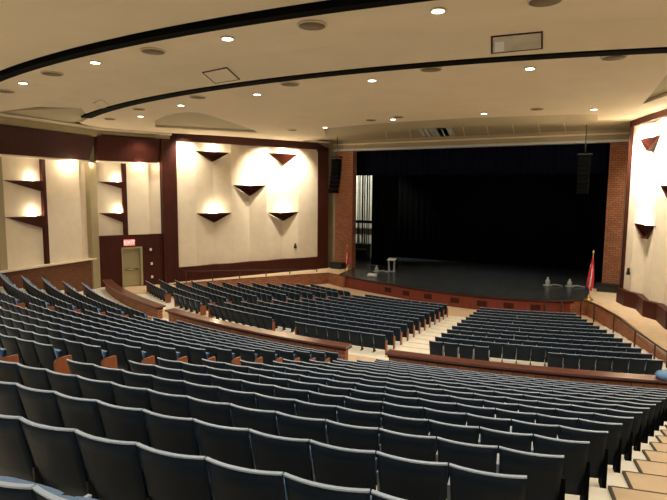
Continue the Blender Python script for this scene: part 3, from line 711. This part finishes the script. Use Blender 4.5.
# exit sign
se, ze = sOf(127.5, 242, A, B); P = at(A, B, se, .35, ze)
t = thing('exit_sign', (P[0], P[1], ze - .25), 'glowing red EXIT sign above the door on the left wall', 'exit sign')
b = MB(); slab(b, A, B, [(se - .36, .47), (se + .36, .47)], ze - .22, ze + .2, 1, .34); part('housing', b, M['exit'], t, t)
cu = bpy.data.curves.new('exit_text', 'FONT'); cu.body = 'EXIT'; cu.size = .36; cu.extrude = .01; cu.align_x = 'CENTER'; cu.align_y = 'CENTER'
tmp = bpy.data.objects.new('tmp', cu); COL.objects.link(tmp); bpy.context.view_layer.update()
me = bpy.data.meshes.new_from_object(tmp.evaluated_get(bpy.context.evaluated_depsgraph_get())); bpy.data.objects.remove(tmp)
me.materials.clear(); me.materials.append(M['exit_ink'])
ex = bpy.data.objects.new('lettering', me); COL.objects.link(ex); ex.parent = t
d, n = frame_of(A, B); ex.location = tuple(Vector(at(A, B, se, .485, ze - .01)) - Vector((P[0], P[1], ze - .25))); ex.rotation_euler = (math.pi / 2, 0, math.atan2(d.y, d.x)); ex['label'] = 'red letters'
# little wall fittings right of the door
for k, (px, py) in enumerate(((149, 249), (150, 263), (150.5, 276))):
    s, z = sOf(px, py, A, B); b = MB(); slab(b, A, B, [(s - .07, .40), (s + .07, .40)], z - .09, z + .09, 1, .34)
    one('wall_switch', b, M['white'], ['small pale wall plate, topmost of three right of the door', 'small pale wall plate, middle of three right of the door', 'small pale wall plate, lowest of three right of the door'][k], 'switch', 'wall plates beside the exit door')
# --- far left bay (A1 -> A2)
A, B = A1, A2; LA = math.hypot(B[0] - A[0], B[1] - A[1]); S = lambda px, py=200: sOf(px, py, A, B)[0]
w = MB(); w.wall([at(A, B, -3, -.35, 0)[:2], at(A, B, LA + .3, -.35, 0)[:2]], SZ - 1, 5.4, .3); struct('wall_left', w, M['olive'])
bay(A, B, (1, 41, 46.5, 80, 90), -4.45, 1.86, 'first cream bay at the left edge of the view', ((-8, 127), (95, 134), (-8, 155), (89, 159)),
    (((2.5, 180), (43, 181), (42, 191.5), 'upper wedge sconce in the leftmost bay', 35), ((5, 216.5), (45, 216), (44, 228.5), 'lower wedge sconce in the leftmost bay', 45)), (68, 170))
for pa_, pb_, o_, zz, lab in ((90.5, 97.5, .5, SZ - .1, 'olive pillar between the two lit left bays'), (-3, 4, .3, -5.2, 'olive pillar at the left edge of the leftmost bay')):
    b = MB(); sa_, sb_ = SX(pa_, 200, A, B, o_)[0], SX(pb_, 200, A, B, o_)[0]; slab(b, A, B, [(sa_, o_), (sb_, o_)], zz, 1.78, 1, .0); one('pillar', b, M['olive'], lab, 'pillar')
b = MB(); q = [at(A, B, -1.5, .35, 0), at(A, B, LA - .42, .35, 0)]
b.wall([q[0][:2], q[1][:2]], SZ - .2, -4.55, .3)
t = thing('brick_dado', (*at(A, B, LA / 2, .3, 0)[:2], SZ), 'brick lower wall behind the left wing seats', 'wall'); part('brickwork', b, M['brick_dark'], t, t)
b = MB(); slab(b, A, B, [(-1.5, .55), (LA - .42, .55)], -4.55, -4.45, 1, 0); part('ledge', b, M['cream'], t, t)
# cove ledge along the wall heads (bright line)
b = MB(); slab(b, A1, A2, [(-3, 1.25), (LA, 1.25)], 3.88, 4.0); slab(b, A2, A3, [(0, 1.25), (LB, 1.0)], 3.86, 3.98); slab(b, A3, A4, [(0, .9), (LW, .9)], 4.13, 4.22)
struct('trim_3', b, M['cream'])
b = MB(); slab(b, A1, A2, [(-3, .9), (LA, .9)], 3.46, 3.87); slab(b, A2, A3, [(0, .9), (LB, .6)], 3.63, 3.85); struct('trim_4', b, M['olive'])
# --- right wall
A, B = R1, R2; LR = math.hypot(B[0] - A[0], B[1] - A[1]); S = lambda px, py=200: sOf(px, py, A, B)[0]
w = MB(); w.wall([(1.2, Y0), at(A, B, -.1, -.4, 0)[:2], at(A, B, LR + 9, -.4, 0)[:2], (R4[0] + 2, 8), (R4[0] + 2, -6)], SZ - 1, 5.4, .3); struct('wall_right', w, M['olive'])
t = thing('acoustic_panel', at(A, B, LR / 2, 0, SZ), 'tall folded cream wall panel in dark wood frame, right of stage', 'wall panel')
sx = [S(625), S(640, 139), S(654, 152), S(661, 135)]
sA = SX(640, 139, A, B, .4)[0]; sB = SX(661, 136, A, B, .4)[0]; sC = SX(653, 150, A, B, 0)[0]
per = sB - sA
prof = [(.15, .4), (sA, .4)]; s = sA
for k in range(6): prof += [(s + (sC - sA), 0), (s + per, .4)]; s += per
b = MB(); slab(b, A, B, prof, -5.8, 4.05); part('folded_face', b, M['cream'], t, t)
b = MB(); wp = [(0, .7), (sA, .7)]; s = sA
for k in range(6): wp += [(s + (sC - sA), .35), (s + per, .7)]; s += per
slab(b, A, B, wp, SZ, -5.72); slab(b, A, B, [(0, .55), (.22, .55)], SZ, 4.5); slab(b, A, B, [(0, .55), (LR + 6, .55)], 4.02, 4.5); part('frame', b, M['wood'], t, t)
for pl, pr, pa, lab in (((640, 138.5), (661, 136), (654, 152), 'upper dark triangular sconce on the right wall panel'),
                        ((634.5, 223), (656, 226.5), (649, 239.5), 'lower dark triangular sconce on the right wall panel'),
                        ((660.5, 184), (690, 187), (675, 199), 'dark triangular sconce cut by the right edge of the photo')):
    sconce(A, B, pl, pr, pa, lab, EW)
wash(A, B, 632, 170, 1500, off=1.8); wash(A, B, 648, 170, 2500, off=2.2); wash(A, B, 672, 160, 2500, off=2.0)
for s_, e_ in ((1.2, 45), (4.2, 110), (7.5, 130), (11, 130)): point(at(A, B, s_, 1.1, 3.55), e_, .15)  # unseen lights added in the right cove to brighten the ceiling
s, z = sOf(638.5, 271, A, B); P = at(A, B, s, .45, z)
t = thing('wall_hook', P, 'small dark fitting low on the right cream panel', 'fitting')
b = MB(); b.box(P[0] - .2, P[0], P[1] - .08, P[1] + .08, z - .25, z - .05); part('plate', b, M['metal'], t, t)
b = MB(); b.lathe((P[0] - .1, P[1], z - .05), [(.05, 0), (.09, .1), (.04, .22)], 8); part('knob', b, M['metal'], t, t)

# ================================================================ CEILING
def interp(x, tab):
    for (a, va), (b_, vb) in zip(tab, tab[1:]):
        if a <= x <= b_: return va + (vb - va) * (x - a) / (b_ - a)
    return tab[0][1] if x < tab[0][0] else tab[-1][1]
def cloud(Rs, zf_, thL, thR, thick=.12, n=60):
    b = MB(); P = []
    for R in Rs:
        a, c = thL(R), thR(R); P.append([(*pol(R, a + (c - a) * k / n), zf_(R)) for k in range(n + 1)])
    b.grid(P, (0, 0, thick)); b.smooth = set(); return b
c0 = cloud([62, 56, 50, 46.5, 44.7], lambda R: interp(R, [(44.7, 4.12), (47, 4.18), (50, 4.5), (62, 4.6)]), lambda R: -31, lambda R: 24)
struct('ceiling', c0, M['ceiling'])
Rs = [44.35, 43.9, 43.2, 43.0, 42.5, 42, 41.5, 41.2, 40.5, 39.7, 39.3, 39.1]
c1 = cloud(Rs, lambda R: interp(R, [(39.1, 3.97), (41.2, 4.17), (43.1, 4.0), (44.4, 4.0)]),
           lambda R: interp(R, [(39.1, -22.3), (39.7, -20.2), (42.5, -25.6), (42.6, -27.5), (44.4, -27.5)]), lambda R: 24)
struct('ceiling', c1, M['ceiling'])
def fill2d(loops, z, th):
    cu = bpy.data.curves.new('c', 'CURVE'); cu.dimensions = '2D'; cu.fill_mode = 'BOTH'; cu.extrude = th / 2
    for lp_ in loops:
        s = cu.splines.new('POLY'); s.points.add(len(lp_) - 1); s.use_cyclic_u = True
        for k, p in enumerate(lp_): s.points[k].co = (p[0], p[1], 0, 1)
    o = bpy.data.objects.new('t', cu); COL.objects.link(o); bpy.context.view_layer.update()
    me = bpy.data.meshes.new_from_object(o.evaluated_get(bpy.context.evaluated_depsgraph_get())); bpy.data.objects.remove(o)
    return me
arc = lambda R, a, b, n=40: [pol(R, a + (b - a) * k / n) for k in range(n + 1)]
outer = arc(38.5, -29.5, 24) + [(4.5, 26), (.6, 36.5), (-.6, 38.0)] + arc(25.9, 20.2, -15.5) + [(-19.3, 35.0), (-21.4, 36.9), (-24.6, 34.2), (-28.6, 27)]
outer = arc(38.5, -29.5, 24) + [(3.4, 22.0), (2.2, 25.5)] + [onZ(a, b, 4)[:2] for a, b in ((667, 106), (654, 111), (636, 116.5), (616, 119.5), (598, 120.5))] + [onZ(597, 114.5, 4)[:2]] + arc(25.9, 18.6, -15.5) + [(-19.6, 34.2), (-23.3, 36.6), (-26.5, 30.6), (-29.2, 26.6), (-30.4, 23.5)]
hole1 = [(-26.7, 24.9), (-24.3, 22.6), (-22.2, 21.4), (-20.9, 20.95), (-20.1, 20.9), (-19.75, 21.3), (-19.8, 22.0), (-20.4, 24.1), (-21.1, 26.3), (-22.0, 28.9), (-22.7, 30.2)]
hole2 = [onZ(643, 104, 4)[:2], onZ(668, 73, 4)[:2], (2.2, 22.6), (2.0, 25.0), onZ(667, 95.5, 4)[:2]]
me = fill2d([outer, hole1, hole2], 4, .12)
me.materials.clear(); me.materials.append(M['ceiling'])
o = bpy.data.objects.new('ceiling', me); COL.objects.link(o); o.location = (0, 0, 4.06 + ZO); o['kind'] = 'structure'
# black reveal strips
for R0, R1_, z0 in ((44.27, 44.62, 3.98), (38.45, 38.98, 3.95)):
    b = MB(); b.arcblock(R0, R1_, -29.5 if R0 > 40 else -24.7, 24, z0, z0 + .3, 1); struct('trim_5', b, M['black'])
# upper ceiling seen through the side openings
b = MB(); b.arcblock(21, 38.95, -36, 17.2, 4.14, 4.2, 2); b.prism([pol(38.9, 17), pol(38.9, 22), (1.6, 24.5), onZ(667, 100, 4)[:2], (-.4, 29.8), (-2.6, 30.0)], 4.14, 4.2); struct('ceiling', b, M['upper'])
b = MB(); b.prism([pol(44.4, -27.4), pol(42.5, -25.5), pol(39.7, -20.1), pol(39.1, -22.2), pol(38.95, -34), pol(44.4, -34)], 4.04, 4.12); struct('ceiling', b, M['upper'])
# soffit in front of the header
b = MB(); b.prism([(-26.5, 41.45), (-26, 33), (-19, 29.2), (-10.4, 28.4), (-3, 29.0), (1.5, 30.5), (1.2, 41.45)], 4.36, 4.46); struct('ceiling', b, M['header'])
b = MB()
for px in (384, 408, 462, 486, 512, 538, 564):
    a_, c_ = onZ(px, 123, 4.35), onZ(px + 3, 137.5, 4.35); b.hexa([(a_[0] - .03, a_[1], 4.345), (a_[0] + .03, a_[1], 4.345), (c_[0] + .03, c_[1], 4.345), (c_[0] - .03, c_[1], 4.345)], [(a_[0] - .03, a_[1], 4.37), (a_[0] + .03, a_[1], 4.37), (c_[0] + .03, c_[1], 4.37), (c_[0] - .03, c_[1], 4.37)])
struct('trim_6', b, M['ceiling'])
# ceiling lights
def clight(P, lab, g, e=120):
    t = thing('ceiling_light', P, lab, 'ceiling light', g)
    b = MB(); b.lathe(P, [(.145, -.03), (.175, -.03), (.175, .01), (.12, .01)], 18); part('ring', b, M['ring'], t, t)
    b = MB(); b.lathe(P, [(.02, -.035), (.138, -.035), (.138, -.0)], 18); part('lamp', b, M['lamp'], t, t)
    spot((P[0], P[1], P[2] - .12), (P[0], P[1], -10), e, 150, .5, .15)
names = ['leftmost', 'second from left', 'third from left', 'fourth from left', 'rightmost', 'far right']
E1 = 330
for k, (px, py) in enumerate([(23, 82.6), (95, 62), (227.5, 38), (438, 10)]):
    k += 1
    P = onZ(px, py, 3.99); clight(P, ['', 'glowing round ceiling light leftmost in the row between the black strips', 'glowing round ceiling light, second from left between the black strips', 'glowing round ceiling light above the square diffuser between the black strips', 'glowing round ceiling light at the top of the photo, right of centre'][k], 'ceiling lights between the two black strips', E1)
for k, (px, py) in enumerate([(140.5, 116), (181, 105), (257, 94), (372, 80), (530, 68)]):
    P = onZ(px, py, 3.99); clight(P, 'round ceiling light just past the second black strip, %s in its row' % ['leftmost', 'second from left', 'third from left', 'fourth from left', 'rightmost'][k], 'ceiling lights past the second black strip', E1)
for k, (px, py) in enumerate([(325, 127.3), (393, 119), (484, 113.2), (594, 109)]):
    P = onZ(px, py, 3.99); clight(P, 'small round ceiling light near the stage header, %s of four' % ['leftmost', 'second from left', 'third from left', 'rightmost'][k], 'ceiling lights near the stage header', 120)
for R, ths in ((43.6, (-3.5, 16, 22)), (37.0, (16.5, 22)), (49.5, (-22, -12, -3, 6, 14, 20)), (56, (-16, -6, 4, 12)), (31.5, (-14, -4, 6, 16))):
    for th in ths:
        p = pol(R, th)
        if R == 43.6 and th == -3.5: continue
        spot((*p, 3.85 if R < 48 else 4.2), (*p, -10), E1, 150, .5, .15)
P0 = onZ(435, 129, 4.34); t = thing('soffit_glints', P0, 'pale strips imitating reflected light, as louver in the soffit above the stage opening', 'streaks')
for k in range(6):  # pale strips modelled in place of light reflections on the soffit
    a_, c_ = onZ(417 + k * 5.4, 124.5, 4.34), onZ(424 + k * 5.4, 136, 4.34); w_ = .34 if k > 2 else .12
    b = MB(); b.hexa([(a_[0] - w_, a_[1], 4.31), (a_[0] + w_, a_[1], 4.31), (c_[0] + w_, c_[1], 4.31), (c_[0] - w_, c_[1], 4.31)], [(a_[0] - w_, a_[1], 4.35), (a_[0] + w_, a_[1], 4.35), (c_[0] + w_, c_[1], 4.35), (c_[0] - w_, c_[1], 4.35)]); part('glint_strip', b, M['whitetrim'], t, t)
for th_, R_ in ((-28.5, 33.8), (-31.5, 34.6)):  # extra spots without fittings, added to brighten the floor by the door
    p_ = pol(R_, th_); spot((*p_, 3.9), (*p_, -10), 350, 120, .6, .15)
# ceiling speakers (brown discs)
sp = [((5, 91), 'edge of the left frame, between the black strips'), ((52, 73.4), 'between the two leftmost lights above the left bays'), ((153, 51), 'between the black strips above the left bays'), ((312, 25), 'between the black strips near the top of the photo'), ((545, 0), 'cut by the top of the photo'),
      ((110, 119), 'near the left end of the second black strip'), ((139, 109), 'second along the second black strip from the left'), ((198, 97), 'third along the second black strip from the left'), ((290, 84), 'fourth along the second black strip from the left'), ((431, 69), 'just below the second black strip at the centre'), ((614, 57), 'just below the second black strip at the right'),
      ((292, 130), 'above the right end of the framed left panel'), ((371, 120), 'left of the light near the stage header'), ((398, 117), 'right behind the light near the stage header'), ((537, 109), 'near the stage header at the right')]
for (px, py), lab in sp:
    if not lab: continue
    P = onZ(px, py, 3.985); r = .36 if py < 95 or px in (198, 431, 614) else .30
    if px in (5, 51): r = .36
    t = thing('ceiling_speaker', P, 'round brown ceiling speaker grille ' + lab, 'ceiling speaker', 'round brown grilles in the ceiling')
    b = MB(); b.lathe(P, [(r - .04, -.03), (r, -.03), (r, .012), (r - .04, .012)], 20); part('rim', b, M['ring'], t, t)
    b = MB(); b.lathe(P, [(.02, -.036), (r - .04, -.036), (r - .04, .0)], 20); part('grille', b, M['grille'], t, t)
# square diffusers
def onCloud(x, y):
    z = 4.05
    for _ in range(12):
        p = onZ(x, y, z); z = interp(math.hypot(p[0] - CX, p[1] - CY), [(39.1, 3.97), (41.2, 4.17), (43.1, 4.0), (44.4, 4.0)])
    return onZ(x, y, z)
for q, lab in (([(202, 72), (227, 67), (240, 79), (215, 83)], 'dark-edged square ceiling hatch above the framed left panel'), ([(491, 36), (543, 31), (543, 48), (491, 53)], 'square ceiling diffuser with pale panes near the top right'), ([(93, 103), (101, 99), (110, 105), (103, 108)], 'small pale square ceiling hatch near the left end of the strip')):
    pts = [onCloud(*p) for p in q]; c = [sum(p[i] for p in pts) / 4 for i in range(3)]
    t = thing('ceiling_diffuser', tuple(c), lab, 'ceiling diffuser')
    sc_ = lambda p, k, z: (c[0] + (p[0] - c[0]) * k, c[1] + (p[1] - c[1]) * k, c[2] + (p[2] - c[2]) * k + z)
    b = MB()
    for k in range(4):
        p, r_ = pts[k], pts[(k + 1) % 4]
        b.hexa([sc_(p, 1, -.03), sc_(r_, 1, -.03), sc_(r_, .93, -.03), sc_(p, .93, -.03)], [sc_(p, 1, .03), sc_(r_, 1, .03), sc_(r_, .93, .03), sc_(p, .93, .03)])
    part('frame', b, M['wood'] if q[0][0] != 93 else M['ring'], t, t)
    b = MB(); b.hexa([sc_(p, .93, -.02) for p in pts], [sc_(p, .93, .02) for p in pts]); part('pane', b, M['diffuser'] if q[0][0] == 491 else M['ceiling'], t, t)
    if q[0][0] == 491:
        a_, b_, c_, d_ = pts; mx = lambda u, v, z: tuple(a_[i] + (b_[i] - a_[i]) * u + (d_[i] - a_[i]) * v for i in range(2)) + (a_[2] + (d_[2] - a_[2]) * v + z,)
        b = MB(); k4 = [(.08, .3), (.27, .3), (.27, .88), (.08, .88)]; b.hexa([mx(*k, -.035) for k in k4], [mx(*k, -.015) for k in k4]); part('lens', b, M['white'], t, t)
# blue item on the barrier cap
P = (1.45, 19.75, -5.84)
P = pol(37.15, thX(37.15, 1.32)) + (-5.835,)
t = thing('cloth_bundle', P, 'pale blue shiny bundle lying on the barrier cap at the right edge', 'bundle')
b = MB(); b.lathe(P, [(.30, 0), (.36, .08), (.30, .18), (.15, .24), (.02, .26)], 12); part('fold', b, M['bluecloth'], t, t)
b = MB(); b.lathe((P[0] + .25, P[1] + .05, P[2]), [(.15, 0), (.18, .06), (.02, .14)], 10); part('strap', b, M['fabric'], t, t)

# backstage lights
spot((x0 - 1.5, BY - 4.5, 3.6), ((x0 + x1) / 2, BY, -.5), 2600, 62, .5, .15, (1, .98, .86))
spot((-10, 44, 3.4), (-9, 38.5, SZ), 500, 120, .8, .3, (.8, .9, 1.0))

# ================================================================ WORLD + CAMERA
wd = bpy.data.worlds.new('world'); bpy.context.scene.world = wd; wd.use_nodes = True
wd.node_tree.nodes['Background'].inputs[0].default_value = (.9, .93, 1.0, 1); wd.node_tree.nodes['Background'].inputs[1].default_value = .25
cam = bpy.data.cameras.new('camera'); co = bpy.data.objects.new('camera', cam); COL.objects.link(co)
cam.sensor_width = 36; cam.lens = 36 * FPX / 667; cam.clip_end = 300
fwd = Vector(ray(333.5, 250)); right = Vector(ray(334.5, 250)) - fwd; right.normalize()
fwd.normalize(); upv = right.cross(fwd)
from mathutils import Matrix
mt = Matrix((( right.x, upv.x, -fwd.x), (right.y, upv.y, -fwd.y), (right.z, upv.z, -fwd.z)))
co.matrix_world = Matrix.Translation((0, 0, ZO)) @ mt.to_4x4()
bpy.context.scene.camera = co
vs = bpy.context.scene.view_settings; vs.view_transform = 'Standard'; vs.look = 'None'; vs.gamma = 1; vs.exposure = .35
try: vs.use_curve_mapping = False
except Exception: pass
